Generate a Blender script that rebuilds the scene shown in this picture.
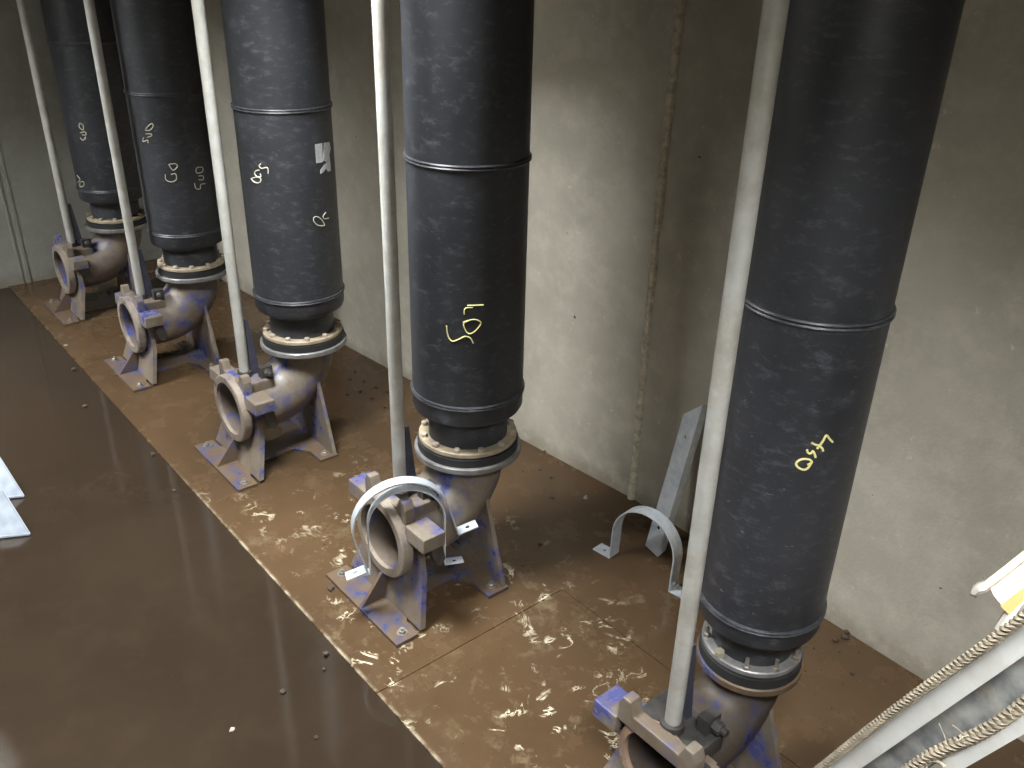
import bpy, bmesh, math, random
from mathutils import Vector, Matrix
random.seed(7)
for o_ in list(bpy.data.objects): bpy.data.objects.remove(o_)
S = bpy.context.scene
C = S.collection
PI = math.pi

# ------------------------------------------------------------------ camera
CAM = Vector((0.0, 0.0, 2.7376))
RT = Vector((0.6437026, 0.7649655, 0.0217872))
UP = Vector((-0.3529675, 0.2715134, 0.8953739))
FW = Vector((-0.6790146, 0.5840447, -0.4447818))
FPX = 869.71
cd = bpy.data.cameras.new('camera'); cam = bpy.data.objects.new('camera', cd); C.objects.link(cam)
cd.sensor_width = 36; cd.lens = FPX / 1024 * 36; cd.clip_start = 0.02
cam.matrix_world = Matrix(((RT.x, UP.x, -FW.x, CAM.x), (RT.y, UP.y, -FW.y, CAM.y), (RT.z, UP.z, -FW.z, CAM.z), (0, 0, 0, 1)))
S.camera = cam

# ------------------------------------------------------------------ daylight (overcast sky through the slab openings)
world = bpy.data.worlds.new('sky'); S.world = world; world.use_nodes = True
wn = world.node_tree.nodes; wl = world.node_tree.links
bg = wn['Background']; bg.inputs[1].default_value = 108.0
bg.inputs[0].default_value = (0.93, 0.97, 1.0, 1)
world.cycles.sampling_method = 'MANUAL'
world.cycles.sample_map_resolution = 256
S.view_settings.view_transform = 'Standard'; S.view_settings.look = 'None'
S.view_settings.gamma = 1; S.view_settings.use_curve_mapping = False
S.view_settings.exposure = 0.0
CEIL = 3.2; SLAB = 0.8
HATCH = [(-6.65, -5.9, -2.1, 0.2), (-3.75, -2.65, 0.2, 1.5), (-0.25, 0.85, -0.5, 0.95)]      # open hatches x0, x1, y0, y1 (the last one takes the ladder)
for hx0, hx1, hy0, hy1 in HATCH:
    ld = bpy.data.lights.new('hatch_sky_offscreen', 'AREA'); ld.shape = 'RECTANGLE'
    ld.size = hx1 - hx0; ld.size_y = hy1 - hy0; ld.cycles.is_portal = True
    lo = bpy.data.objects.new('hatch_sky_offscreen', ld); C.objects.link(lo)
    lo.location = ((hx0 + hx1) / 2, (hy0 + hy1) / 2, CEIL + SLAB - 0.01)

# ------------------------------------------------------------------ pixel helpers
def ray(px, py): return FW + RT * ((px - 512) / FPX) - UP * ((py - 384) / FPX)
def floor_at(px, py, z=0.0):
    d = ray(px, py); return CAM + d * ((z - CAM.z) / d.z)
def cyl_at(px, py, cx, cy, rad):
    d = ray(px, py); ox, oy = CAM.x - cx, CAM.y - cy
    a = d.x * d.x + d.y * d.y; b = 2 * (ox * d.x + oy * d.y); c = ox * ox + oy * oy - rad * rad
    disc = max(b * b - 4 * a * c, 0.0)
    return CAM + d * ((-b - math.sqrt(disc)) / (2 * a))

# ------------------------------------------------------------------ materials
class NT:
    def __init__(s, name):
        s.m = bpy.data.materials.new(name); s.m.use_nodes = True; s.t = s.m.node_tree; s.n = s.t.nodes
        s.b = s.n['Principled BSDF']; s.geo = s.n.new('ShaderNodeNewGeometry')
    def link(s, a, b): s.t.links.new(a, b)
    def noise(s, scale, detail=4, rough=0.55, stretch=None, dist=0.0, off=(0, 0, 0)):
        n = s.n.new('ShaderNodeTexNoise'); n.inputs['Scale'].default_value = scale
        n.inputs['Detail'].default_value = detail; n.inputs['Roughness'].default_value = rough
        n.inputs['Distortion'].default_value = dist
        mp = s.n.new('ShaderNodeMapping'); mp.inputs['Location'].default_value = off
        if stretch: mp.inputs['Scale'].default_value = stretch
        s.link(s.geo.outputs['Position'], mp.inputs['Vector']); s.link(mp.outputs[0], n.inputs['Vector'])
        return n.outputs['Fac']
    def ramp(s, fac, stops):
        r = s.n.new('ShaderNodeValToRGB'); e = r.color_ramp.elements
        while len(e) < len(stops): e.new(0.5)
        for i, (p, c) in enumerate(stops):
            e[i].position = p; e[i].color = (c, c, c, 1) if isinstance(c, (int, float)) else (*c, 1)
        s.link(fac, r.inputs[0]); return r.outputs[0]
    def mix(s, fac, a, b, mode='MIX'):
        m = s.n.new('ShaderNodeMix'); m.data_type = 'RGBA'; m.blend_type = mode
        for k, v in ((0, fac), (6, a), (7, b)):
            if hasattr(v, 'links'): s.link(v, m.inputs[k])
            elif k == 0: m.inputs[0].default_value = v
            else: m.inputs[k].default_value = (*v, 1)
        return m.outputs[2]
    def math(s, op, a, b=0.0, clamp=False):
        m = s.n.new('ShaderNodeMath'); m.operation = op; m.use_clamp = clamp
        for k, v in ((0, a), (1, b)):
            if hasattr(v, 'links'): s.link(v, m.inputs[k])
            else: m.inputs[k].default_value = v
        return m.outputs[0]
    def sep(s):
        x = s.n.new('ShaderNodeSeparateXYZ'); s.link(s.geo.outputs['Position'], x.inputs[0]); return x.outputs
    def band(s, v, a, b, lo=0.0, hi=1.0):
        m = s.n.new('ShaderNodeMapRange'); m.interpolation_type = 'SMOOTHSTEP'
        s.link(v, m.inputs[0])
        for k, x in ((1, a), (2, b), (3, lo), (4, hi)): m.inputs[k].default_value = x
        return m.outputs[0]
    def bump(s, h, strength=0.3, dist=0.01):
        b = s.n.new('ShaderNodeBump'); b.inputs['Strength'].default_value = strength; b.inputs['Distance'].default_value = dist
        s.link(h, b.inputs['Height']); s.link(b.outputs[0], s.b.inputs['Normal'])
    def out(s, col=None, rough=None, metal=None, spec=None):
        for nm, v in (('Base Color', col), ('Roughness', rough), ('Metallic', metal), ('Specular IOR Level', spec)):
            if v is None: continue
            if hasattr(v, 'links'): s.link(v, s.b.inputs[nm])
            else: s.b.inputs[nm].default_value = (*v, 1) if nm == 'Base Color' else v
        return s.m

def mat_concrete(name, base, dark):
    t = NT(name)
    n1 = t.noise(1.3, 6, 0.6); n2 = t.noise(9, 5, 0.65); n3 = t.noise(60, 3, 0.6)
    c = t.mix(t.ramp(n1, [(0.32, 0.0), (0.68, 1.0)]), dark, base)
    c = t.mix(t.ramp(n2, [(0.45, 0.0), (0.75, 0.5)]), c, tuple(x * 1.25 for x in base))
    light = t.ramp(t.noise(14, 8, 0.75, off=(3, 1, 7)), [(0.62, 0.0), (0.70, 0.55)])
    c = t.mix(light, c, tuple(min(1, x * 1.6) for x in base))
    z = t.sep()[2]
    wet = t.math('MULTIPLY', t.band(t.math('ADD', z, t.math('MULTIPLY', n2, 0.25)), 0.10, 0.26, 1, 0), 0.45)
    c = t.mix(wet, c, (0.16, 0.12, 0.075))
    pits = t.ramp(t.noise(22, 2, 0.4, off=(9, 2, 4)), [(0.185, 1.0), (0.20, 0.0)])
    c = t.mix(pits, c, (0.05, 0.045, 0.035))
    t.bump(t.math('ADD', n3, t.math('MULTIPLY', n2, 1.5)), 0.25, 0.006)
    return t.out(c, t.ramp(n2, [(0.3, 0.45), (0.7, 0.75)]), spec=0.4)

def mat_mud(name, base, dark, scum, rlo, rhi):
    t = NT(name)
    n1 = t.noise(0.9, 5, 0.6); n2 = t.noise(5, 6, 0.65); n3 = t.noise(45, 4, 0.6)
    c = t.mix(t.ramp(n1, [(0.3, 0.0), (0.7, 1.0)]), dark, base)
    c = t.mix(t.ramp(n2, [(0.5, 0.0), (0.8, 0.5)]), c, tuple(x * 1.3 for x in base))
    specks = t.ramp(t.noise(38, 2, 0.5, off=(2, 5, 0)), [(0.245, 0.8), (0.28, 0.0)])
    c = t.mix(specks, c, (0.035, 0.022, 0.012))
    x, y, z = t.sep()
    if scum:
        # dried pale scum: broken curly streaks that collect on the plates between the two bases next to the joint
        w1 = t.noise(5.5, 5, 0.62, dist=1.4, off=(4, 8, 0)); w2 = t.noise(7, 3, 0.55, off=(1, 3, 0))
        line = t.ramp(w1, [(0.472, 0.0), (0.493, 1.0), (0.507, 1.0), (0.528, 0.0)])
        patch = t.ramp(w2, [(0.55, 0.0), (0.63, 1.0)])
        area = t.math('MULTIPLY', t.band(x, -4.6, -3.4), t.band(y, 2.75, 2.3))
        area = t.math('MULTIPLY', area, t.band(x, -1.1, -1.5, 0.2, 1))
        area = t.math('MULTIPLY', area, t.ramp(t.noise(1.8, 2, 0.5, off=(6, 6, 0)), [(0.38, 0.15), (0.56, 1.0)]))
        m = t.math('MULTIPLY', t.math('MULTIPLY', line, patch), area)
        c = t.mix(t.math('MULTIPLY', m, 0.9), c, (0.74, 0.66, 0.47))
        rim = t.math('MULTIPLY', t.band(y, 1.335, 1.318), t.ramp(t.noise(9, 4, 0.6, off=(2, 7, 0)), [(0.42, 0.0), (0.58, 0.55)]))
        c = t.mix(t.math('MULTIPLY', rim, t.band(x, -4.8, -3.6)), c, (0.50, 0.43, 0.30))
        puff = t.math('MULTIPLY', t.math('MULTIPLY', t.ramp(t.noise(6, 6, 0.7, off=(7, 1, 0)), [(0.56, 0.0), (0.72, 0.5)]), area), 0.6)
        c = t.mix(puff, c, (0.42, 0.34, 0.20))
    t.bump(t.math('ADD', n2, t.math('MULTIPLY', n3, 0.35)), 0.12 if scum else 0.03, 0.01)
    return t.out(c, t.ramp(n2, [(0.35, rlo), (0.65, rhi)]), spec=0.28)

def mat_metal(name, base, var, rough, metal, mud=0.0, scale=12):
    t = NT(name)
    n1 = t.noise(scale, 5, 0.6); n2 = t.noise(scale * 4, 4, 0.6)
    c = t.mix(t.ramp(n1, [(0.35, 0.0), (0.65, 1.0)]), base, var)
    if mud:
        c = t.mix(t.math('MULTIPLY', t.ramp(t.noise(scale * 0.8, 6, 0.7, off=(5, 5, 5)), [(0.5, 0.0), (0.62, 1.0)]), mud), c, (0.33, 0.25, 0.17))
    t.bump(n2, 0.08, 0.003)
    return t.out(c, t.ramp(n2, [(0.3, rough - 0.08), (0.7, rough + 0.1)]), metal)

def mat_paint(name, blue, mud, bias, brown=0.5):
    t = NT(name)
    n1 = t.noise(9, 6, 0.62); n2 = t.noise(40, 4, 0.6); n3 = t.noise(3.1, 3, 0.5, off=(2, 2, 2))
    f = t.math('ADD', t.math('MULTIPLY', n1, 0.7), t.math('MULTIPLY', n3, 0.3))
    k = t.ramp(f, [(bias - 0.05, 0.0), (bias + 0.05, 1.0)])
    mudc = t.mix(t.ramp(n2, [(0.3, 0.0), (0.7, 1.0)]), tuple(x * 0.75 for x in mud), mud)
    wet = t.ramp(t.noise(6, 5, 0.65, off=(11, 4, 8)), [(0.47, 0.0), (0.60, brown)])
    mudc = t.mix(wet, mudc, (0.125, 0.085, 0.055))
    c = t.mix(k, blue, mudc)
    t.bump(t.math('ADD', n1, t.math('MULTIPLY', n2, 0.4)), 0.15, 0.006)
    return t.out(c, t.ramp(k, [(0, 0.26), (1, 0.5)]), 0.0, 0.5)

def mat_pe():
    t = NT('black_polyethylene')
    n1 = t.noise(2.0, 5, 0.6); n2 = t.noise(16, 7, 0.75, stretch=(1, 1, 2.2)); n3 = t.noise(30, 3, 0.6, stretch=(1, 1, 0.2))
    c = t.mix(t.ramp(n1, [(0.35, 0.0), (0.65, 1.0)]), (0.021, 0.022, 0.025), (0.034, 0.035, 0.040))
    c = t.mix(t.ramp(n2, [(0.52, 0.0), (0.68, 0.8)]), c, (0.075, 0.077, 0.085))
    z = t.sep()[2]
    sc = t.math('MULTIPLY', t.ramp(t.noise(24, 8, 0.8, stretch=(1, 1, 2.5), off=(8, 3, 1)), [(0.62, 0.0), (0.67, 1.0)]), t.band(z, 2.0, 1.6, 0.15, 1))
    c = t.mix(t.math('MULTIPLY', sc, 0.7), c, (0.22, 0.22, 0.22))
    t.bump(n3, 0.05, 0.003)
    return t.out(c, t.ramp(n2, [(0.3, 0.36), (0.7, 0.55)]), 0.0, 0.5)

def mat_plain(name, col, rough=0.6, metal=0.0, var=0.25, scale=20):
    t = NT(name); n = t.noise(scale, 5, 0.6)
    c = t.mix(t.ramp(n, [(0.3, 0.0), (0.7, 1.0)]), tuple(x * (1 - var) for x in col), tuple(min(1, x * (1 + var)) for x in col))
    return t.out(c, rough, metal)

M = dict(
    wall=mat_concrete('cast_concrete', (0.47, 0.435, 0.355), (0.34, 0.31, 0.25)),
    endwall=mat_concrete('cast_concrete_grey', (0.33, 0.325, 0.29), (0.26, 0.255, 0.225)),
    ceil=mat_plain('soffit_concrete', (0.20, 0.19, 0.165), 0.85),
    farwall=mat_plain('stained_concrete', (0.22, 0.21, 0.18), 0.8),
    bead=mat_plain('mortar_bead', (0.52, 0.47, 0.36), 0.8, var=0.35, scale=30),
    mud=mat_mud('wet_brown_mud', (0.094, 0.056, 0.028), (0.058, 0.035, 0.018), True, 0.10, 0.34),
    sump=mat_mud('dark_muddy_water', (0.034, 0.023, 0.0145), (0.024, 0.0168, 0.011), False, 0.045, 0.10),
    pe=mat_pe(),
    pebead=mat_plain('weld_bead_plastic', (0.045, 0.046, 0.05), 0.4, var=0.5, scale=40),
    rail=mat_metal('galvanised_tube', (0.44, 0.43, 0.385), (0.58, 0.57, 0.525), 0.48, 0.2, 0.3, 9),
    galv=mat_metal('bright_galvanised', (0.60, 0.65, 0.70), (0.78, 0.82, 0.86), 0.36, 0.5, 0.0, 25),
    galvd=mat_metal('weathered_zinc_sheet', (0.24, 0.27, 0.31), (0.34, 0.37, 0.41), 0.55, 0.3, 0.0, 14),
    iron=mat_paint('muddy_blue_cast_iron', (0.075, 0.08, 0.20), (0.205, 0.168, 0.125), 0.455, 0.6),
    ironb=mat_paint('blue_cast_iron', (0.06, 0.068, 0.14), (0.125, 0.082, 0.048), 0.45, 0.5),
    ringm=mat_paint('muddy_machined_ring', (0.18, 0.15, 0.14), (0.29, 0.24, 0.19), 0.42, 0.3),
    rust=mat_paint('rusty_machined_ring', (0.30, 0.20, 0.15), (0.36, 0.23, 0.16), 0.45, 0.3),
    bore=mat_paint('bore_blue', (0.06, 0.075, 0.26), (0.15, 0.12, 0.095), 0.44, 0.6),
    dark=mat_plain('dark_oily_steel', (0.055, 0.05, 0.045), 0.5, 0.2, 0.4),
    fin=mat_plain('dark_blue_fin', (0.045, 0.046, 0.066), 0.45, 0.0, 0.3),
    tanfl=mat_plain('tan_dusted_flange', (0.36, 0.29, 0.20), 0.55, 0.1, 0.25),
    greyfl=mat_plain('grey_steel_flange', (0.24, 0.23, 0.22), 0.42, 0.4, 0.3),
    rubber=mat_plain('black_gasket', (0.02, 0.02, 0.02), 0.6),
    bolt=mat_plain('dusted_bolt', (0.42, 0.35, 0.27), 0.5, 0.2, 0.2),
    zinc=mat_plain('zinc_bolt', (0.60, 0.54, 0.38), 0.35, 0.7, 0.2),
    steel=mat_plain('worn_steel_bolt', (0.32, 0.29, 0.25), 0.4, 0.6, 0.3),
    chalk_y=mat_plain('yellow_chalk', (0.80, 0.72, 0.30), 0.9, 0, 0.1),
    chalk_w=mat_plain('pale_chalk', (0.55, 0.52, 0.40), 0.9, 0, 0.15),
    paper=mat_plain('torn_label_paper', (0.50, 0.50, 0.50), 0.7, 0, 0.2, 60),
    alu=mat_metal('weathered_aluminium', (0.72, 0.71, 0.66), (0.80, 0.79, 0.75), 0.42, 0.45, 0.15, 14),
    aluweb=mat_metal('mottled_aluminium_web', (0.11, 0.115, 0.12), (0.34, 0.33, 0.30), 0.5, 0.2, 0.35, 26),
    rope=mat_plain('hemp_rope', (0.20, 0.165, 0.115), 0.95, 0, 0.3, 60),
    cream=mat_plain('cream_plate', (0.50, 0.42, 0.29), 0.6, 0, 0.1),
    orange=mat_plain('orange_edge', (0.48, 0.22, 0.08), 0.6, 0, 0.1),
    clod=mat_plain('dark_clod', (0.055, 0.037, 0.024), 0.8, 0, 0.4, 60),
    chip=mat_plain('pale_chip', (0.30, 0.27, 0.22), 0.7, 0, 0.2, 60),
    wood=mat_plain('pale_timber', (0.46, 0.38, 0.27), 0.75, 0, 0.2, 30),
)

# ------------------------------------------------------------------ mesh helpers
def finish(name, bm, mat, parent=None, loc=None, smooth=40, bevel=0.0):
    bmesh.ops.recalc_face_normals(bm, faces=bm.faces)
    if bevel:
        bmesh.ops.bevel(bm, geom=[e for e in bm.edges if len(e.link_faces) == 2 and e.calc_face_angle(0) > 0.6],
                        offset=bevel, segments=2, affect='EDGES', profile=0.6)
    me = bpy.data.meshes.new(name); bm.to_mesh(me); bm.free()
    me.materials.append(M[mat])
    if smooth:
        for p in me.polygons: p.use_smooth = True
        me.set_sharp_from_angle(angle=math.radians(smooth))
    o = bpy.data.objects.new(name, me); C.objects.link(o)
    if parent: o.parent = parent
    if loc: o.location = loc
    return o
def empty(name, loc=(0, 0, 0)):
    o = bpy.data.objects.new(name, None); C.objects.link(o); o.location = loc; o.empty_display_size = 0.1; return o
def tag(o, label, cat, group=None):
    o['label'] = label; o['category'] = cat
    if group: o['group'] = group
    return o
def struct(o, label=None, cat=None):
    o['kind'] = 'structure'
    if label: o['label'] = label
    if cat: o['category'] = cat
    return o
def box(bm, x0, x1, y0, y1, z0, z1):
    v = [bm.verts.new(p) for p in ((x0, y0, z0), (x1, y0, z0), (x1, y1, z0), (x0, y1, z0), (x0, y0, z1), (x1, y0, z1), (x1, y1, z1), (x0, y1, z1))]
    for f in ((3, 2, 1, 0), (4, 5, 6, 7), (0, 1, 5, 4), (1, 2, 6, 5), (2, 3, 7, 6), (3, 0, 4, 7)): bm.faces.new([v[i] for i in f])
def prism(bm, pts, fn, a, b):
    """extrude the 2-D outline pts between a and b; fn(p, q, t) -> xyz"""
    A = [bm.verts.new(fn(p[0], p[1], a)) for p in pts]; B = [bm.verts.new(fn(p[0], p[1], b)) for p in pts]
    n = len(pts)
    bm.faces.new(A); bm.faces.new(B[::-1])
    for i in range(n): bm.faces.new((A[i], B[i], B[(i + 1) % n], A[(i + 1) % n]))
def lathe(bm, prof, seg=48, cx=0, cy=0, close=False):
    rows = []
    for r, z in prof:
        rows.append([bm.verts.new((cx + r * math.cos(2 * PI * i / seg), cy + r * math.sin(2 * PI * i / seg), z)) for i in range(seg)])
    m = len(rows)
    for k in range(m if close else m - 1):
        a, b = rows[k], rows[(k + 1) % m]
        for i in range(seg): bm.faces.new((a[i], a[(i + 1) % seg], b[(i + 1) % seg], b[i]))
    return rows
def frames(path):
    out = []
    nrm = None
    for i, p in enumerate(path):
        t = (path[min(i + 1, len(path) - 1)] - path[max(i - 1, 0)]).normalized()
        if nrm is None:
            nrm = t.cross(Vector((0, 0, 1)))
            if nrm.length < 0.1: nrm = t.cross(Vector((1, 0, 0)))
            nrm.normalize()
        nrm = (nrm - t * nrm.dot(t)).normalized()
        out.append((p, nrm, t.cross(nrm)))
    return out
def tube(bm, path, rad, seg=10, cap=True):
    path = [Vector(p) for p in path]
    rows = []
    for k, (p, a, b) in enumerate(frames(path)):
        r = rad[k] if isinstance(rad, (list, tuple)) else rad
        rows.append([bm.verts.new(p + a * r * math.cos(2 * PI * i / seg) + b * r * math.sin(2 * PI * i / seg)) for i in range(seg)])
    for k in range(len(rows) - 1):
        for i in range(seg): bm.faces.new((rows[k][i], rows[k][(i + 1) % seg], rows[k + 1][(i + 1) % seg], rows[k + 1][i]))
    if cap: bm.faces.new(rows[0][::-1]); bm.faces.new(rows[-1])
    return rows
def hexbolt(bm, c, axis, r, h, shank=None):
    axis = Vector(axis).normalized(); c = Vector(c)
    a = axis.cross(Vector((0.3, 0.9, 0.2))).normalized(); b = axis.cross(a)
    def ringv(rr, d, n): return [bm.verts.new(c + axis * d + a * rr * math.cos(2 * PI * i / n) + b * rr * math.sin(2 * PI * i / n)) for i in range(n)]
    r0 = ringv(r, 0, 6); r1 = ringv(r, h * 0.85, 6); r2 = ringv(r * 0.85, h, 6)
    for p, q in ((r0, r1), (r1, r2)):
        for i in range(6): bm.faces.new((p[i], p[(i + 1) % 6], q[(i + 1) % 6], q[i]))
    bm.faces.new(r2); bm.faces.new(r0[::-1])
    if shank:
        s0 = ringv(r * 0.55, h, 8); s1 = ringv(r * 0.55, h + shank, 8)
        for i in range(8): bm.faces.new((s0[i], s0[(i + 1) % 8], s1[(i + 1) % 8], s1[i]))
        bm.faces.new(s1); bm.faces.new(s0[::-1])

def drill(o, centres, axis, r, depth=.03):
    """cut real round holes through a part (local coordinates)"""
    axis = Vector(axis).normalized(); cb = bmesh.new()
    for c in centres: tube(cb, [Vector(c) - axis * depth, Vector(c) + axis * depth], r, 16)
    bmesh.ops.recalc_face_normals(cb, faces=cb.faces)
    cm = bpy.data.meshes.new('drill'); cb.to_mesh(cm); cb.free(); c = bpy.data.objects.new('drill', cm); C.objects.link(c)
    c.parent = o.parent
    m = o.modifiers.new('hole', 'BOOLEAN'); m.operation = 'DIFFERENCE'; m.solver = 'EXACT'; m.object = c
    bpy.context.view_layer.update(); dg = bpy.context.evaluated_depsgraph_get()
    me = bpy.data.meshes.new_from_object(o.evaluated_get(dg)); o.modifiers.clear(); o.data = me
    bpy.data.objects.remove(c); bpy.data.meshes.remove(cm)

# ------------------------------------------------------------------ the chamber
X0, X1, Y0 = -8.37, 2.6, -2.6
SEAM = (-2.665, 3.2)
def wl_y(x): return SEAM[1] + (x - SEAM[0]) * (0.069 if x < SEAM[0] else -0.022)
bm = bmesh.new(); box(bm, X0 - 0.3, X1 + 0.3, Y0 - 0.3, 3.7, -0.3, -0.008)
fl = struct(finish('floor', bm, 'sump', smooth=0))
J = 0.002
JX, JY, EDGE = -2.335, 2.358, 1.315
def panel(pts):
    b = bmesh.new(); prism(b, pts, lambda p, q, t: (p, q, t), -0.008, 0.0)
    return finish('floor_panel', b, 'mud', fl, smooth=0)
panel([(X0, EDGE), (JX - J, EDGE), (JX - J, JY + J), (X1, JY + J), (X1, wl_y(X1) + .02), (SEAM[0], SEAM[1] + .02), (X0, wl_y(X0) + .02)])
panel([(JX + J, EDGE), (X1, EDGE), (X1, JY - J), (JX + J, JY - J)])

def wall(name, p, q, mat, thick=0.25, top=CEIL):
    b = bmesh.new(); p = Vector((*p, 0)); q = Vector((*q, 0)); d = (q - p).normalized(); n = Vector((-d.y, d.x, 0)) * thick
    prism(b, [p, q, q + n, p + n], lambda u, v, t: (u, v, t), -0.05, top) if False else None
    pts = [(p.x, p.y), (q.x, q.y), (q.x + n.x, q.y + n.y), (p.x + n.x, p.y + n.y)]
    prism(b, pts, lambda u, v, t: (u, v, t), -0.05, top)
    return struct(finish(name, b, mat, smooth=0))
wb = wall('wall_back', (X0 - 0.25, wl_y(X0 - 0.25)), SEAM, 'wall')
wb2 = wall('wall_back_right', SEAM, (X1 + 0.25, wl_y(X1 + 0.25)), 'wall')
we = wall('wall_left', (X0, Y0 - 0.25), (X0, wl_y(X0)), 'endwall')
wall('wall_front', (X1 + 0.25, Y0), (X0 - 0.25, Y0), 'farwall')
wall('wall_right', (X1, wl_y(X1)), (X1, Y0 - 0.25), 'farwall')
# mortar bead that runs up the joint of the back wall (slightly wavy)
b = bmesh.new()
pth = [(SEAM[0] + 0.004 * math.sin(z * 3.1), SEAM[1] - 0.002, z) for z in [i * 0.15 for i in range(24)]]
tube(b, pth, [0.021 + 0.004 * math.sin(i * 2.3) + 0.003 * random.random() for i in range(24)], 8)
struct(finish('trim_1', b, 'bead'))
# joint on the end wall: raised lip beside a groove
b = bmesh.new(); box(b, X0 - 0.01, X0 + 0.012, 1.475, 1.505, 0, CEIL); o = struct(finish('trim_2', b, 'endwall', smooth=0, bevel=0.004))
b = bmesh.new(); box(b, X0 - 0.01, X0 + 0.014, 1.425, 1.448, 0, CEIL); o = struct(finish('trim_3', b, 'endwall', smooth=0, bevel=0.004))
b = bmesh.new(); box(b, X0 - 0.01, X0 + 0.003, 1.448, 1.475, 0, CEIL); o = struct(finish('trim_4', b, 'endwall', smooth=0))
# roof slab with open hatches in front of the guide rails
b = bmesh.new()
xs = sorted({X0 - .25, X1 + .25} | {h[i] for h in HATCH for i in (0, 1)}); ys = sorted({Y0 - .3, 3.7} | {h[i] for h in HATCH for i in (2, 3)})
for i in range(len(xs) - 1):
    for j in range(len(ys) - 1):
        mx, my = (xs[i] + xs[i + 1]) / 2, (ys[j] + ys[j + 1]) / 2
        if not any(h[0] < mx < h[1] and h[2] < my < h[3] for h in HATCH): box(b, xs[i], xs[i + 1], ys[j], ys[j + 1], CEIL, CEIL + SLAB)
struct(finish('ceiling', b, 'ceil', smooth=0))

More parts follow.
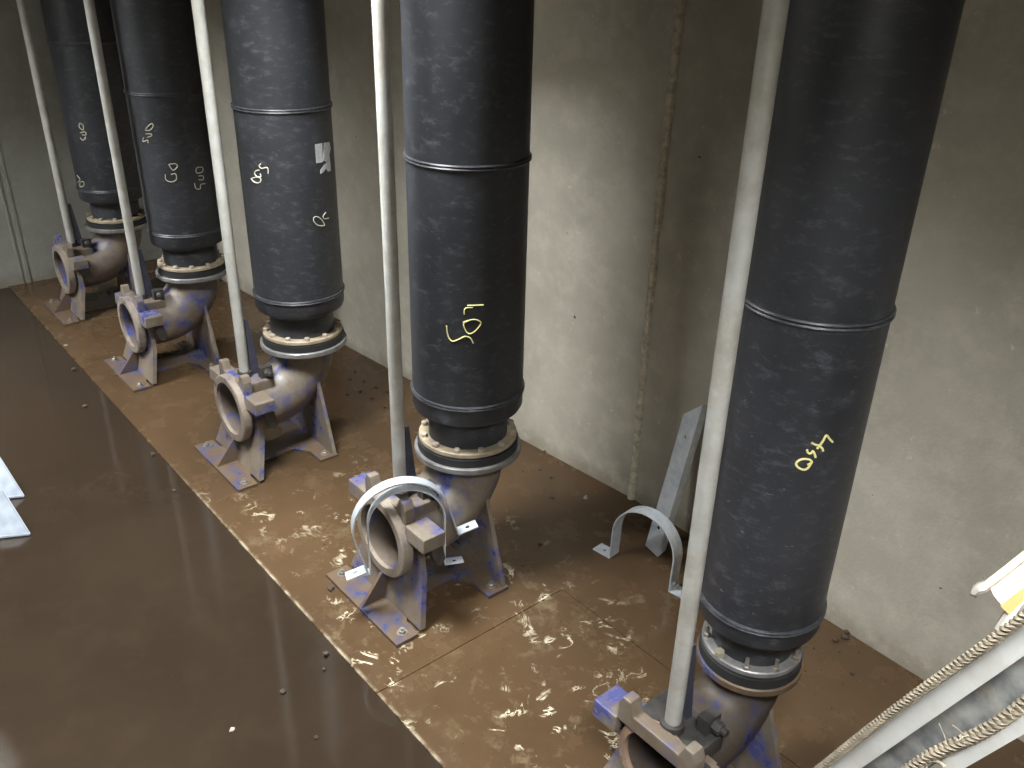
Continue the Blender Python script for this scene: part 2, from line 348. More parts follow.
# ------------------------------------------------------------------ discharge elbows
BIG = dict(zc=.36, fm=.505, ro=.2, ri=.155, rt=.172, zf=.645, rf=.25, wb=.26, fb=.568, fe=.63, fr=.515, hw=.31, lug=.31, sad=.555, sy=.382)
SML = dict(zc=.305, fm=.473, ro=.163, ri=.133, rt=.133, zf=.515, rf=.183, wb=.22, fb=.52, fe=.58, fr=.475, hw=.265, lug=.27, sad=.475, sy=.401)
def make_elbow(pos, D, label, detail):
    root = empty('discharge_elbow', pos); tag(root, label, 'pipe elbow', 'discharge elbows in a row on the mud floor')
    V = lambda f, l, z: Vector((l, -f, z))
    zc, fm, zf = D['zc'], D['fm'], D['zf']; rb = zf - zc; fc = rb
    path = [V(fm - .02 - (fm - .02 - fc) * i / 3, 0, zc) for i in range(3)]
    path += [V(fc - rb * math.sin(a), 0, zf - rb * math.cos(a)) for a in [PI / 2 * i / 12 for i in range(13)]]
    path.append(V(0, 0, zf + .01))
    b = bmesh.new()
    fr = []
    seg = 40
    rows_o, rows_i = [], []
    for k, p in enumerate(path):
        t = (path[min(k + 1, len(path) - 1)] - path[max(k - 1, 0)]).normalized(); a = Vector((1, 0, 0)); c = t.cross(a)
        for rows, r in ((rows_o, D['rt']), (rows_i, D['ri'])):
            rows.append([b.verts.new(p + a * r * math.cos(2 * PI * i / seg) + c * r * math.sin(2 * PI * i / seg)) for i in range(seg)])
    for rows in (rows_o, rows_i):
        for k in range(len(rows) - 1):
            for i in range(seg): b.faces.new((rows[k][i], rows[k][(i + 1) % seg], rows[k + 1][(i + 1) % seg], rows[k + 1][i])).material_index = int(rows is rows_i)
    for k in (0, -1):
        for i in range(seg): b.faces.new((rows_o[k][i], rows_o[k][(i + 1) % seg], rows_i[k][(i + 1) % seg], rows_i[k][i]))
    body = finish('elbow_body', b, 'iron', root); body.data.materials.append(M['bore'])
    # machined mouth ring
    b = bmesh.new()
    prof = [(D['ri'] + .001, .045), (D['ri'] + .001, 0.0), (D['ro'] - .006, 0.0), (D['ro'], .006), (D['ro'], .05)]
    rows = []
    for r, d in prof: rows.append([b.verts.new(V(fm - d, r * math.cos(2 * PI * i / 48), zc + r * math.sin(2 * PI * i / 48))) for i in range(48)])
    for k in range(len(rows)):
        q, s = rows[k], rows[(k + 1) % len(rows)]
        for i in range(48): b.faces.new((q[i], q[(i + 1) % 48], s[(i + 1) % 48], s[i]))
    ring = finish('mouth_ring', b, 'ringm' if D is BIG else 'rust', root)
    # front leg plate: outline around the bore, leaning back towards the top
    k = zc / .36; L = D['lug']; top = D['sad'] - .062
    outl = [(-D['hw'] + .01, .018), (D['hw'] - .01, .018), (.225 * L / .31, .27 * k), (.20 * L / .31, .40 * k), (.19 * L / .31, top), (-.19 * L / .31, top), (-.20 * L / .31, .40 * k), (-.225 * L / .31, .27 * k)]
    def hit(ang):
        dx, dz = math.cos(ang), math.sin(ang); best = 9
        for i in range(len(outl)):
            (x0, z0), (x1, z1) = outl[i], outl[(i + 1) % len(outl)]
            ex_, ez_ = x1 - x0, z1 - z0; den = dx * ez_ - dz * ex_
            if abs(den) < 1e-9: continue
            t = ((x0) * ez_ - (z0 - zc) * ex_) / den; u = ((x0) * dz - (z0 - zc) * dx) / den
            if t > 0 and -1e-6 <= u <= 1 + 1e-6: best = min(best, t)
        return best
    angs = sorted([2 * PI * i / 40 for i in range(40)] + [math.atan2(z - zc, x) % (2 * PI) for x, z in outl])
    lean = lambda z: D['fr'] - .012 - min(z, .25 * k) * .28 / k
    b = bmesh.new(); rows = []
    for (mode, off) in (('o', 0), ('i', 0), ('i', .028), ('o', .028)):
        row = []
        for a in angs:
            r = max(hit(a), D['ri'] + .02) if mode == 'o' else D['ri'] + .006
            x, z = r * math.cos(a), zc + r * math.sin(a); row.append(b.verts.new(V(lean(z) - off, x, z)))
        rows.append(row)
    n = len(angs)
    for q in range(4):
        p_, s_ = rows[q], rows[(q + 1) % 4]
        for i in range(n): b.faces.new((p_[i], p_[(i + 1) % n], s_[(i + 1) % n], s_[i]))
    finish('front_leg_plate', b, 'iron', root, smooth=25)
    # gusset in front of the leg
    b = bmesh.new(); prism(b, [(D['fe'] - .01, .018), (D['fr'] - .05, .018), (D['fr'] - .08, zc - D['ro'] + .02), (fm - .01, zc - D['ro'] + .012)], lambda p, q, t: V(p, t, q), -.009, .009)
    finish('gusset', b, 'ironb', root, smooth=0)
    # base plate, H-shaped
    w, hw = .09, D['hw']; q0, q1 = D['fr'], D['fe']
    pts = [(q1, -hw), (q1, hw), (q0, hw), (q0 - .005, hw - .1), (q0 - .09, w), (.17, w), (.114, w + .09), (.114, hw), (-.005, hw), (-.005, -hw), (.114, -hw), (.114, -w - .09), (.17, -w), (q0 - .09, -w), (q0 - .005, -hw + .1), (q0, -hw)]
    b = bmesh.new(); prism(b, pts, lambda p, q, t: V(p, q, t), 0.0005, .018); finish('base_plate', b, 'ironb', root, smooth=0, bevel=.002)
    # rear leg plate and web
    b = bmesh.new(); zt = zc + .06
    prism(b, [(-hw + .01, .018), (hw - .01, .018), (D['rt'] * .92, zt + .04), (-D['rt'] * .92, zt + .04)], lambda p, q, t: V(t, p, q), .0, .022)
    finish('rear_leg_plate', b, 'iron', root, smooth=0, bevel=.003)
    # anchor bolts
    for f_ in (D['fb'], .06):
        for s in (-1, 1):
            b = bmesh.new(); hexbolt(b, V(f_, s * D['wb'], .022), (0, 0, 1), .017, .014, .008)
            lathe(b, [(.0, .018), (.024, .018), (.024, .0215), (.0, .0215)], 14, s * D['wb'], -f_)
            finish('anchor_bolt', b, 'steel', root, smooth=0)
    # saddle bar, knobs, lugs with hooks
    sy, sad = D['sy'], D['sad']; fs = sy + .035
    b = bmesh.new()
    pr_ = [(-.165, sad - .06), (.165, sad - .06), (.165, sad + .015), (.15, sad + .05), (.115, sad + .05), (.095, sad), (-.095, sad), (-.115, sad + .05), (-.15, sad + .05), (-.165, sad + .015)]
    prism(b, pr_, lambda p, q, t: V(t, p, q), fs, fs + .05); finish('saddle_bar', b, 'iron', root, smooth=0, bevel=.006)
    for s in (-1, 1):
        b = bmesh.new(); lz = sad - .055; l0, l1 = s * .165, s * L
        hk = [(fs + .06, lz), (fs + .06, lz - .07), (fs + .01, lz - .085), (fs - .02, lz - .12), (fs - .03, lz - .19), (fs - .06, lz - .2), (fs - .085, lz - .15), (fs - .085, lz - .06), (fs - .075, lz)]
        # block
        prism(b, [(fs + .055, lz), (fs + .06, lz - .07), (fs - .055, lz - .07), (fs - .06, lz)], lambda p, q, t: V(p, t, q), min(l0, l1), max(l0, l1))
        finish('lug', b, 'iron', root, smooth=0, bevel=.006)
        b = bmesh.new()
        prism(b, [(fs + .0, lz - .068), (fs - .01, lz - .12), (fs - .03, lz - .185), (fs - .055, lz - .2), (fs - .08, lz - .17), (fs - .065, lz - .1), (fs - .06, lz - .068)], lambda p, q, t: V(p, t, q), s * (L - .075), s * (L - .03))
        finish('hook', b, 'dark', root, smooth=0, bevel=.004)
    # rail socket, block behind, fin, bolt
    b = bmesh.new(); lathe(b, [(.0, sad - .07), (.042, sad - .07), (.042, sad + .012), (.0, sad + .012)], 24, 0, -sy); finish('rail_socket', b, 'dark', root)
    b = bmesh.new(); box(b, -.125, .125, -(fs - .005), -(sy - .12), zc + D['rt'] * .55, sad - .02); finish('socket_block', b, 'dark' if D is SML else 'iron', root, smooth=0, bevel=.008)
    b = bmesh.new(); tf = sad + .32
    prism(b, [(sy - .032, sad - .03), (sy - .032, tf), (sy - .05, tf), (sy - .088, sad - .03)], lambda p, q, t: V(p, t, q), -.008, .012); finish('guide_fin', b, 'fin', root, smooth=0)
    b = bmesh.new(); hexbolt(b, V(sy - .09, .10, sad + .015), (1, 0, 0), .024, .03, .02)
    box(b, .055, .098, -(sy - .055), -(sy - .125), sad - .03, sad + .045)
    finish('clamp_bolt', b, 'dark', root, smooth=0)
    # riser flange of the elbow
    b = bmesh.new(); lathe(b, [(D['rt'] - .03, zf - .004), (D['rt'], zf - .03), (D['rf'] - .006, zf - .002), (D['rf'], zf + .004), (D['rf'], zf + .026), (D['rf'] - .004, zf + .03), (D['rt'] - .03, zf + .03)], 56, close=True)
    finish('riser_flange', b, 'greyfl' if D is BIG else 'ironb', root)
    return root

# ------------------------------------------------------------------ riser pipes
def make_riser(pos, R, h1, hf, rf, h2, label, small=False):
    root = empty('riser_pipe', (pos[0], pos[1], hf - .042)); tag(root, label, 'pipe', 'black riser pipes along the back wall')
    P = lambda o: o
    z0 = hf - .042
    def part(name, b, mat, par=root, smooth=40): return finish(name, b, mat, par, smooth=smooth)
    neck = rf * .80
    b = bmesh.new(); lathe(b, [(neck - .02, hf - .042 - z0), (rf * 1.03, hf - .042 - z0), (rf * 1.03, hf - .004 - z0), (neck - .02, hf - .004 - z0)], 56, close=True); part('gasket_collar', b, 'rubber')
    b = bmesh.new(); lathe(b, [(neck + .001, hf - z0), (rf - .004, hf - z0), (rf, hf + .004 - z0), (rf, hf + .02 - z0), (rf - .004, hf + .024 - z0), (neck + .001, hf + .024 - z0)], 56, close=True)
    bf = part('backing_flange', b, 'greyfl' if small else 'tanfl')
    nb = 10 if small else 12
    proto = None
    for i in range(nb):
        if proto is None or small:
            bb = bmesh.new()
            if small and i % 3 != 1: hexbolt(bb, (0, 0, 0), (0, 0, 1), .013, .014, .03)
            elif small: hexbolt(bb, (0, 0, 0), (0, 0, 1), .017, .02)
            else: hexbolt(bb, (0, 0, 0), (0, 0, 1), .0165, .017)
            o = finish('flange_bolt', bb, ('zinc' if i % 3 == 1 else 'steel') if small else 'bolt', bf, smooth=0); proto = o
        else:
            o = proto.copy(); C.objects.link(o); o.parent = bf
        a = 2 * PI * (i + .3) / nb; rr = (neck + rf) / 2 + .004
        o.location = (rr * math.cos(a), rr * math.sin(a), hf + .024 - z0); o.rotation_euler = (0, 0, a)
    zb = h1 - .095 * R / .25
    b = bmesh.new(); lathe(b, [(neck * .8, hf - .01 - z0), (neck, hf - .01 - z0), (neck, zb - .045 - z0), (neck * .985, zb - .035 - z0), (R * .86, zb - .008 - z0), (R * .97, zb + .004 - z0), (R, zb + .02 - z0), (R, h1 - z0), (R * .9, h1 - z0)], 64); part('reducer', b, 'pe')
    for (a, c, nm) in ((h1, h2, 'pipe_section'), (h2, CEIL, 'pipe_section')):
        b = bmesh.new(); lathe(b, [(R * .9, a + .001 - z0), (R * .998, a + .001 - z0), (R * .998, c - .001 - z0), (R * .9, c - .001 - z0)], 64); part(nm, b, 'pe')
    for h in (h1, h2):
        b = bmesh.new()
        for dz in (-.006, .006):
            ring = []
            for i in range(64):
                a = 2 * PI * i / 64; row = []
                for j in range(6):
                    t = 2 * PI * j / 6; q = R + .002 + .0065 * math.cos(t); row.append(b.verts.new((q * math.cos(a), q * math.sin(a), h - z0 + dz + .0055 * math.sin(t))))
                ring.append(row)
            for i in range(64):
                for j in range(6): b.faces.new((ring[i][j], ring[(i + 1) % 64][j], ring[(i + 1) % 64][(j + 1) % 6], ring[i][(j + 1) % 6]))
        part('weld_bead', b, 'pebead')
    return root
def chalk(root, pos, R, strokes, org, sc, mat, wid, label):
    b = bmesh.new(); base = root.location
    for st in strokes:
        pts = []
        raw = [cyl_at(org[0] + x / sc, org[1] + y / sc, pos[0], pos[1], R + .0015) for x, y in st]
        for i in range(len(raw) - 1):
            for k in range(4):
                t = k / 4; p0 = raw[max(i - 1, 0)]; p1 = raw[i]; p2 = raw[i + 1]; p3 = raw[min(i + 2, len(raw) - 1)]
                q = 0.5 * ((2 * p1) + (p2 - p0) * t + (2 * p0 - 5 * p1 + 4 * p2 - p3) * t * t + (3 * p1 - p0 - 3 * p2 + p3) * t ** 3)
                d = Vector((q.x - pos[0], q.y - pos[1], 0)).normalized() * (R + .0012); pts.append(Vector((pos[0] + d.x, pos[1] + d.y, q.z)) - base)
        e = raw[-1]; pts.append(e - base)
        tube(b, pts, wid, 5)
    o = finish('chalk_marking', b, mat, root); o['label'] = label; return o

# ------------------------------------------------------------------ guide rails
def make_rail(x, y, z, r, label):
    b = bmesh.new(); lathe(b, [(r * .75, z), (r * .96, z), (r, z + .004), (r, CEIL), (r * .75, CEIL)], 32, 0, 0, close=True)
    for v in b.verts: v.co.z -= z
    o = finish('guide_rail', b, 'rail', None, (x, y, z)); return tag(o, label, 'guide rail', 'galvanised guide rails')

PUMP = [(-7.439, 2.068), (-5.954, 2.10), (-4.376, 2.133), (-2.809, 2.152), (-1.211, 2.176)]
H2 = [2.066, 1.888, 1.999, 2.005, 1.868]
LE = ['mud-coated blue discharge elbow closest to the end wall with the vertical groove',
      'mud-coated blue discharge elbow, second from the end wall with the vertical groove',
      'mud-coated blue discharge elbow under the black pipe with a torn paper label',
      'mud-coated discharge elbow with two galvanised half-round straps hung over its mouth',
      'smaller blue discharge elbow with a rust-brown mouth ring and zinc flange bolts']
LR = ['black plastic riser pipe closest to the end wall with the vertical groove',
      'black plastic riser pipe carrying three pale chalk numbers, second from the end wall',
      'black plastic riser pipe with a torn grey paper label stuck on it',
      'black plastic riser pipe with a large yellow chalk 50 above its lower weld bead',
      'narrower black plastic riser pipe with a yellow chalk 450, beside the leaning galvanised channel']
LG = ['galvanised guide rail closest to the end wall with the vertical groove',
      'galvanised guide rail, second from the end wall with the vertical groove',
      'galvanised guide rail in front of the pipe with the torn label',
      'galvanised guide rail standing behind the hung half-round straps',
      'galvanised guide rail in front of the narrower pipe with yellow chalk 450']
risers = []
for i, p in enumerate(PUMP):
    D = SML if i == 4 else BIG
    make_elbow((p[0], p[1], 0), D, LE[i], True)
    if i < 4: r_ = make_riser(p, .25, .979, .717, .228, H2[i], LR[i])
    else: r_ = make_riser(p, .206, .813, .587, .171, H2[i], LR[i], True)
    risers.append(r_)
    make_rail(p[0], p[1] - D['sy'], D['sad'] + .0125, .0295 if i < 4 else .028, LG[i])

chalk(risers[4], PUMP[4], .206, [[(675, 285), (640, 250), (595, 200), (555, 265), (510, 325), (475, 370)], [(405, 290), (450, 315), (500, 330), (540, 365), (550, 400)],
      [(345, 380), (355, 415), (390, 430), (420, 400), (440, 430), (455, 480)], [(350, 575), (400, 550), (405, 530), (370, 505), (300, 500), (240, 520), (205, 560), (230, 605), (290, 635), (335, 630), (370, 600), (400, 550)]],
      (780, 420), 12.8, 'chalk_y', .0035, 'yellow chalk number 450 written sideways')
chalk(risers[3], PUMP[3], .25, [[(325, 250), (330, 300), (345, 340), (370, 358), (410, 345), (450, 325), (490, 335), (512, 372)],
      [(440, 225), (470, 215), (520, 205), (560, 220), (560, 245), (520, 290), (485, 305), (460, 285), (445, 235), (480, 215)], [(450, 170), (450, 140), (465, 125), (510, 122)], [(470, 108), (530, 106), (585, 105)]],
      (400, 290), 6.985, 'chalk_y', .0028, 'yellow chalk number 50 written sideways')
chalk(risers[2], PUMP[2], .25, [[(145, 235), (133, 250), (150, 268), (185, 262), (195, 275), (195, 305)], [(135, 280), (110, 285), (102, 305), (120, 325), (145, 325), (140, 305)], [(78, 340), (110, 330), (140, 335), (145, 355), (125, 370), (95, 360), (78, 340)]],
      (240, 130), 6.981, 'chalk_w', .003, 'yellowish chalk number 500')
chalk(risers[2], PUMP[2], .25, [[(515, 610), (515, 635), (545, 665), (590, 665), (570, 625), (540, 605), (515, 610)], [(600, 575), (580, 600), (590, 620), (620, 615)]], (240, 130), 6.981, 'chalk_w', .0025, 'faint smeared chalk number')
chalk(risers[1], PUMP[1], .25, [[(160, 240), (180, 222), (186, 232), (175, 245), (158, 245)], [(160, 258), (178, 258), (180, 265), (165, 270)], [(152, 270), (150, 285), (165, 280), (168, 290)]], (100, 60), 3.493, 'chalk_w', .0035, 'pale chalk number 520')
chalk(risers[1], PUMP[1], .25, [[(240, 365), (262, 362), (270, 372), (255, 385), (240, 365)], [(228, 400), (230, 418), (248, 426), (266, 418), (264, 398), (248, 400)]], (100, 60), 3.493, 'chalk_w', .003, 'pale chalk number 50')
chalk(risers[1], PUMP[1], .25, [[(340, 375), (358, 375), (358, 390), (340, 395), (335, 385), (340, 375)], [(345, 405), (360, 405), (360, 418), (345, 418)], [(330, 430), (335, 448), (350, 450), (352, 435), (368, 432)]], (100, 60), 3.493, 'chalk_w', .003, 'faint pale chalk number 500')
chalk(risers[0], PUMP[0], .25, [[(408, 630), (425, 640), (425, 665), (405, 650), (408, 630)], [(410, 680), (435, 675), (440, 690), (420, 690)], [(410, 705), (425, 718), (438, 700), (435, 715)]], (0, 0), 5.117, 'chalk_w', .004, 'pale chalk number 500')
chalk(risers[0], PUMP[0], .25, [[(225, 25), (240, 45), (230, 60)], [(240, 60), (255, 55), (258, 75), (240, 80), (240, 60)]], (30, 170), 4.8, 'chalk_w', .004, 'faint pale chalk scribble')
# torn paper label on the third pipe
def label_piece(poly, nm):
    b = bmesh.new(); base = risers[2].location; A, B = [], []
    for x, y in poly:
        p = cyl_at(240 + x / 6.981, 130 + y / 6.981, PUMP[2][0], PUMP[2][1], .2505)
        n = Vector((p.x - PUMP[2][0], p.y - PUMP[2][1], 0)).normalized()
        A.append(b.verts.new(p - base)); B.append(b.verts.new(p + n * .0015 - base))
    b.faces.new(A); b.faces.new(B[::-1])
    for i in range(len(A)): b.faces.new((A[i], B[i], B[(i + 1) % len(A)], A[(i + 1) % len(A)]))
    o = finish(nm, b, 'paper', risers[2], smooth=0); o['label'] = 'torn grey paper label'; return o
label_piece([(522, 100), (572, 92), (578, 225), (532, 232)], 'paper_label')
label_piece([(584, 90), (622, 84), (632, 130), (622, 170), (630, 235), (634, 285), (612, 290), (600, 268), (576, 300), (560, 304), (562, 278), (590, 240), (606, 225), (582, 215)], 'paper_label')

# ------------------------------------------------------------------ galvanised half-round straps
def make_strap(Lp, Rp, Tp, width, th, foot, label, sgn=(1, 1)):
    Lp, Rp, Tp = Vector(Lp), Vector(Rp), Vector(Tp); Mid = (Lp + Rp) / 2
    e1 = (Rp - Lp).normalized(); a = (Rp - Lp).length / 2
    e2 = (Tp - Mid); e2 = e2 - e1 * e2.dot(e1); h = e2.length; e2.normalize(); e3 = e1.cross(e2)
    prof = [(-a - foot, 0.0), (-a - .004, 0.0), (-a, .006)]
    leg = h - a
    prof += [(-a * math.cos(t), leg + a * math.sin(t)) for t in [PI * i / 24 for i in range(25)]]
    prof += [(a, .006), (a + .004, 0.0), (a + foot, 0.0)]
    b = bmesh.new(); outer, inner = [], []
    n = len(prof)
    for i, (x, y) in enumerate(prof):
        x0, y0 = prof[max(i - 1, 0)]; x1, y1 = prof[min(i + 1, n - 1)]; t = Vector((x1 - x0, y1 - y0)).normalized(); nn = Vector((-t.y, t.x))
        outer.append((x + nn.x * th, y + nn.y * th)); inner.append((x, y))
    rows = []
    for lst, s in ((outer, -.5), (outer, .5), (inner, .5), (inner, -.5)):
        rows.append([b.verts.new(e1 * x + e2 * y + e3 * s * width) for x, y in lst])
    for q in range(4):
        p_, s_ = rows[q], rows[(q + 1) % 4]
        for i in range(n - 1): b.faces.new((p_[i], p_[i + 1], s_[i + 1], s_[i]))
    for i in (0, n - 1): b.faces.new([rows[q][i] for q in range(4)])
    root = empty('pipe_strap', Mid); tag(root, label, 'pipe strap', 'galvanised half-round pipe straps')
    band = finish('strap_band', b, 'galv', root, smooth=30)
    drill(band, [e1 * k * (a + foot * .55) for k in (-1, 1)], e2, .0095)
    return root
p4 = Vector((*PUMP[3], 0)); W4 = lambda f, l, z: p4 + Vector((l, -f, z))
make_strap(W4(.60, .045, .255), W4(.215, .195, .365), W4(.445, .112, .700), .055, .006, .10, 'galvanised half-round strap hung over the elbow mouth, upper of the pair')
make_strap(W4(.585, .045, .229), W4(.285, .188, .224), W4(.43, .115, .648), .045, .006, .09, 'galvanised half-round strap hung over the elbow mouth, lower of the pair')
make_strap((-2.357, 2.74, .001), (-2.007, 2.78, .001), (-2.22, 2.77, .345), .075, .006, .11, 'galvanised half-round strap standing on the mud beside the leaning channel')

# ------------------------------------------------------------------ leaning channel
bt = Vector((-2.262, 2.915, .012)); tp = Vector((-2.262, 3.105, .74))
ax = (tp - bt).normalized(); sx = Vector((1, -.15, 0)); sx = (sx - ax * sx.dot(ax)).normalized(); nz = sx.cross(ax)
if nz.y > 0: nz = -nz
root = tag(empty('steel_channel', bt), 'galvanised steel channel with bolt holes leaning against the concrete wall', 'steel channel')
b = bmesh.new(); Lc = (tp - bt).length; wd, dp, th = .10, .045, .004
def cp(x, n, t): return sx * x + nz * n + ax * t
outl = [(-wd / 2, -dp), (-wd / 2, 0), (wd / 2, 0), (wd / 2, -dp), (wd / 2 - th, -dp), (wd / 2 - th, -th), (-wd / 2 + th, -th), (-wd / 2 + th, -dp)]
A = [b.verts.new(cp(x, n, 0.0 + (-n) * .7 + (x + wd / 2) * -.1)) for x, n in outl]; B = [b.verts.new(cp(x, n, Lc - .02 + (-n) * -.2 + (x + wd / 2) * .9)) for x, n in outl]
for i in range(8): b.faces.new((A[i], B[i], B[(i + 1) % 8], A[(i + 1) % 8]))
b.faces.new(A); b.faces.new(B)
chn = finish('channel_profile', b, 'galv', root, smooth=0)
drill(chn, [cp(0, 0, .13), cp(0, 0, Lc - .12)], nz, .010, .02)

# ------------------------------------------------------------------ ladder with ropes
f1 = CAM + ray(886, 768) * 1.0; f2 = CAM + ray(1024, 677) * 0.80
la = (f2 - f1).normalized(); foot = f1 - la * (f1.z / la.z); ltop = f1 + la * ((CEIL + .35 - f1.z) / la.z)
# the stile face with the ropes looks at the camera; the rungs run towards the front wall
face = (CAM - (f1 + f2) / 2).normalized(); face = (face - la * face.dot(la)).normalized(); side = la.cross(face)
root = tag(empty('ladder', foot), 'weathered aluminium ladder with frayed ropes along its side rail', 'ladder')
if side.dot(UP) < 0: side = -side
LL = (ltop - foot).length
def lp(t, s, n): return la * t + side * s + face * n
sw, tw = .0375, .004
def stile(nm, n0, sg):
    b = bmesh.new()
    o1 = [(-sw, .014), (-sw, -.030), (-sw + tw, -.030), (-sw + tw, -.004), (sw - tw, -.004), (sw - tw, -.030), (sw, -.030), (sw, .014), (sw - .024, .014), (sw - .024, .011), (sw - tw, .011), (sw - tw, .0), (-sw + tw, .0), (-sw + tw, .011), (-sw + .016, .011), (-sw + .016, .014)]
    prism(b, o1, lambda p, q, t: lp(t, p, n0 + q * sg), 0.02, LL)
    o = finish(nm, b, 'alu', root, smooth=0)
    b = bmesh.new(); prism(b, [(-sw + tw, .0002), (sw - tw, .0002), (sw - tw, .0016), (-sw + tw, .0016)], lambda p, q, t: lp(t, p, n0 + q * sg), 0.03, LL - .01)
    finish('web_panel', b, 'aluweb', o, smooth=0)
    b = bmesh.new(); prism(b, [(-sw - .002, -.034), (sw + .002, -.034), (sw + .002, .018), (-sw - .002, .018)], lambda p, q, t: lp(t, p, n0 + q * sg), 0.0, .06)
    finish('rubber_foot', b, 'rubber', o, smooth=0, bevel=.003)
stile('side_rail', 0, 1); stile('side_rail', -.40, -1)
k = .25
while k < LL - .1:
    b = bmesh.new(); tube(b, [lp(k, 0, -.004), lp(k, 0, -.396)], .014, 12); finish('rung', b, 'alu', root); k += .28
# cream guide plate with an orange lower edge, fixed behind the side rail
def at(px, py, d): return CAM + ray(px, py) * d - foot
b = bmesh.new(); rows = []
n1 = 9
for i in range(n1):
    t = i / (n1 - 1); bulge = .005 * math.sin(PI * t)
    p0 = at(990 + 22 * t, 588 + 24 * t, 1.16) + face * bulge; p1 = at(1062 + 22 * t, 532 + 24 * t, 1.16) + face * bulge
    rows.append([p0, p1, p1 - face * .006, p0 - face * .006])
vs = [[b.verts.new(p) for p in r] for r in rows]
for i in range(n1 - 1):
    for q in range(4): b.faces.new((vs[i][q], vs[i][(q + 1) % 4], vs[i + 1][(q + 1) % 4], vs[i + 1][q]))
b.faces.new(vs[0]); b.faces.new(vs[-1])
gp = finish('guide_plate', b, 'cream', root)
b = bmesh.new(); q0, q1, q2, q3 = at(1003, 604, 1.15), at(1075, 548, 1.15), at(1084, 556, 1.155), at(1012, 613, 1.155)
A = [b.verts.new(p + face * .006) for p in (q0, q1, q2, q3)]; B = [b.verts.new(p - face * .008) for p in (q0, q1, q2, q3)]
b.faces.new(A); b.faces.new(B[::-1])
for i in range(4): b.faces.new((A[i], B[i], B[(i + 1) % 4], A[(i + 1) % 4]))
finish('edge_strip', b, 'orange', gp, smooth=0)
b = bmesh.new(); tube(b, [at(984, 587, 1.15), at(1006, 570, 1.15), at(1040, 543, 1.15), at(1066, 522, 1.15)], .005, 8); finish('top_lip', b, 'cream', gp)
b = bmesh.new(); tube(b, [at(973, 595, 1.15), at(977, 590, 1.15), at(983, 587, 1.15), at(987, 585, 1.15)], [.004, .008, .0085, .006], 8)
for v in b.verts: v.co += Vector((random.uniform(-1, 1), random.uniform(-1, 1), random.uniform(-1, 1))) * .002
finish('worn_tip', b, 'steel', gp)
b = bmesh.new(); tube(b, [at(1000, 632, 1.16), at(1016, 606, 1.16), at(1030, 590, 1.16)], .009, 8); finish('bracket_arm', b, 'steel', gp)

def rope(ctrl, rad, label, twist=150):
    ctrl = [Vector(p) for p in ctrl]; path = []
    for i in range(len(ctrl) - 1):
        m = max(2, int((ctrl[i + 1] - ctrl[i]).length / .0025))
        p0 = ctrl[max(i - 1, 0)]; p1 = ctrl[i]; p2 = ctrl[i + 1]; p3 = ctrl[min(i + 2, len(ctrl) - 1)]
        for k in range(m):
            t = k / m; path.append(0.5 * ((2 * p1) + (p2 - p0) * t + (2 * p0 - 5 * p1 + 4 * p2 - p3) * t * t + (3 * p1 - p0 - 3 * p2 + p3) * t ** 3))
    base = path[0].copy(); root = tag(empty('rope', base), label, 'rope')
    path = [p - base for p in path]; fr = frames(path)
    for s in range(3):
        b = bmesh.new(); pts = []; dist = 0
        for i, (p, a, c) in enumerate(fr):
            if i: dist += (path[i] - path[i - 1]).length
            ang = dist * twist * 2 + 2 * PI * s / 3
            pts.append(p + (a * math.cos(ang) + c * math.sin(ang)) * rad * .42)
        tube(b, pts, rad * .60, 6); finish('rope_strand', b, 'rope', root)
    return root
def lw(t, s, n): return foot + lp(t, s, n)
t1 = (f1 - foot).length
r1 = [lw(t1 - .6 + .15 * i, sw + .001 + .0015 * math.sin(i * 1.7), .0215) for i in range(11)]
rope(r1, .0056, 'taut twisted rope running along the outer edge of the ladder side rail')
r2 = [lw(t1 - .6 + .1 * i, -.016 + .004 * math.sin(i * 2.1), .016 + .004 * math.sin(i * 1.3)) for i in range(16)]
rp = rope(r2, .0072, 'frayed rope lying in the channel of the ladder side rail', 130)
b = bmesh.new()
for i in range(60):
    t = random.uniform(-.05, .9); p = lw(t1 - .3 + t, -.016, .018) - rp.location
    d = Vector((random.uniform(-1, 1), random.uniform(-1, 1), random.uniform(-1, 1))) * .012
    tube(b, [p, p + d * .6 + side * .004, p + d + side * random.uniform(-.006, .01)], .0004, 4)
fz = finish('rope_fray', b, 'rope', rp); fz['kind'] = 'stuff'
b = bmesh.new(); tube(b, [lw(t1 + .10 + .016 * math.cos(a), -.028 + .011 * math.sin(a), .02) - rp.location for a in [2 * PI * i / 14 for i in range(14)]], .0018, 6); finish('loose_loop', b, 'rope', rp)

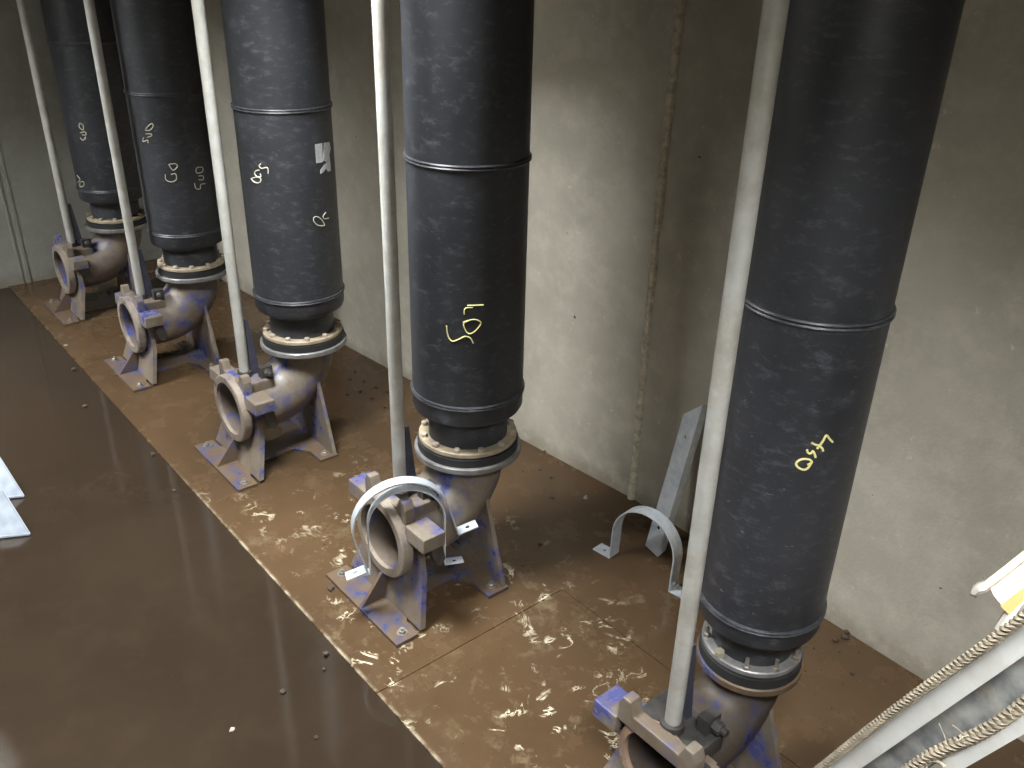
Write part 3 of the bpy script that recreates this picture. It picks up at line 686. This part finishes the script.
# ------------------------------------------------------------------ folded galvanised sheets lying on the sump floor
def folded_sheet(tip, direction, L, w_, label):
    d = Vector(direction).normalized(); a = d.cross(Vector((0, 0, 1))).normalized(); u = a.cross(d); t_ = .004
    e1 = (-a - u).normalized(); e2 = (a - u).normalized(); o0 = tip - e1 * w_
    b = bmesh.new(); o1 = [(0, 0), (w_, 0), (w_, t_), (t_, t_), (t_, w_), (0, w_)]
    A = [b.verts.new(e1 * x + e2 * y + d * ((w_ - x) * .55 + (y * .9 if y > t_ else 0))) for x, y in o1]; B = [b.verts.new(e1 * x + e2 * y + d * L) for x, y in o1]
    for i in range(6): b.faces.new((A[i], B[i], B[(i + 1) % 6], A[(i + 1) % 6]))
    b.faces.new(A); b.faces.new(B[::-1])
    root = tag(empty('folded_sheet', o0), label, 'metal sheet', 'folded galvanised sheets on the sump floor')
    finish('sheet_body', b, 'galvd', root, smooth=0)
    b = bmesh.new(); tube(b, [e1 * (w_ + .001), e1 * (w_ + .001) + d * L], .008, 6); finish('rolled_lip', b, 'galvd', root)
    b = bmesh.new(); tube(b, [e1 * w_, e1 * (w_ * .5) + d * (w_ * .275), d * (w_ * .55)], .004, 6); finish('cut_edge', b, 'galvd', root)
    return root
folded_sheet(floor_at(30, 534, .0), (-.45, -.89, 0.0), 1.2, .24, 'folded galvanised sheet on the dark wet floor, the one farther from the end wall')
folded_sheet(floor_at(24, 496, .0), (-.45, -.89, 0.0), 1.2, .24, 'folded galvanised sheet on the dark wet floor, the one closer to the end wall')

# ------------------------------------------------------------------ clods and chips
def clod(px, py, r, mat, label, grp, flat=.55, z=0.0):
    p = floor_at(px, py, z); b = bmesh.new(); bmesh.ops.create_icosphere(b, subdivisions=1, radius=r)
    for v in b.verts:
        v.co *= random.uniform(.7, 1.25); v.co.z *= flat
    zm = min(v.co.z for v in b.verts)
    for v in b.verts: v.co.z -= zm
    o = finish('mud_clod' if mat != 'chip' else 'pale_chip', b, mat, None, (p.x, p.y, z - .0008), smooth=0); o.rotation_euler.z = random.uniform(0, 6)
    tag(o, label, 'clod' if mat != 'chip' else 'chip', grp)
for px, py, r in [(835, 641, .018), (845, 638, .02), (847, 633, .014), (852, 674, .012), (904, 666, .01), (552, 498, .016), (540, 545, .014), (551, 478, .012), (540, 470, .01), (545, 452, .012), (388, 392, .02), (376, 388, .014), (372, 399, .012), (360, 392, .014), (347, 395, .012), (355, 372, .012), (350, 380, .013), (385, 408, .011), (364, 382, .01)]:
    clod(px, py, r, 'clod', 'dark mud clod on the brown floor along the back wall', 'dark mud clods along the back wall')
for px, py, r in [(283, 693, .016), (326, 654, .014), (316, 738, .011), (331, 589, .02), (175, 491, .013), (153, 455, .016), (324, 669, .008), (85, 407, .018), (74, 370, .02), (117, 376, .018), (611, 749, .012)]:
    clod(px, py, r, 'clod', 'dark mud clod on the wet floor in front of the elbows', 'dark mud clods in front of the elbows', z=-.008 if px < 320 else 0)
for px, py, r in [(232, 730, .012), (209.5, 482.5, .016), (66, 346, .02)]:
    clod(px, py, r, 'chip', 'small pale chip lying on the wet floor in front of the elbows', 'pale chips on the wet floor', .3, -.008)
clod(586, 499, .016, 'chip', 'round pale pebble on the brown floor near the wall joint', None, .7)
# fine crumbs on the mud, too many to count
b = bmesh.new()
for i in range(700):
    x = random.uniform(-7.8, 0.5); y = min(random.gauss(2.75, .3), wl_y(x) - .03)
    if y < 2.38 or ((x + 2.18) / .33) ** 2 + ((y - 2.8) / .14) ** 2 < 1 or any((x - p[0]) ** 2 + (y - p[1]) ** 2 < .12 for p in PUMP): continue
    r = random.choice((.003, .004, .005, .007)); q = [b.verts.new((x + r * random.uniform(.6, 1.3) * math.cos(a), y + r * random.uniform(.6, 1.3) * math.sin(a), .0)) for a in (0, 1.57, 3.14, 4.71)]
    t = b.verts.new((x, y, r * .8))
    for k in range(4): b.faces.new((q[k], q[(k + 1) % 4], t))
    b.faces.new(q[::-1])
o = finish('mud_crumbs', b, 'clod', smooth=0); o['kind'] = 'stuff'; o['label'] = 'fine dark mud crumbs strewn along the back wall'; o['category'] = 'crumbs'
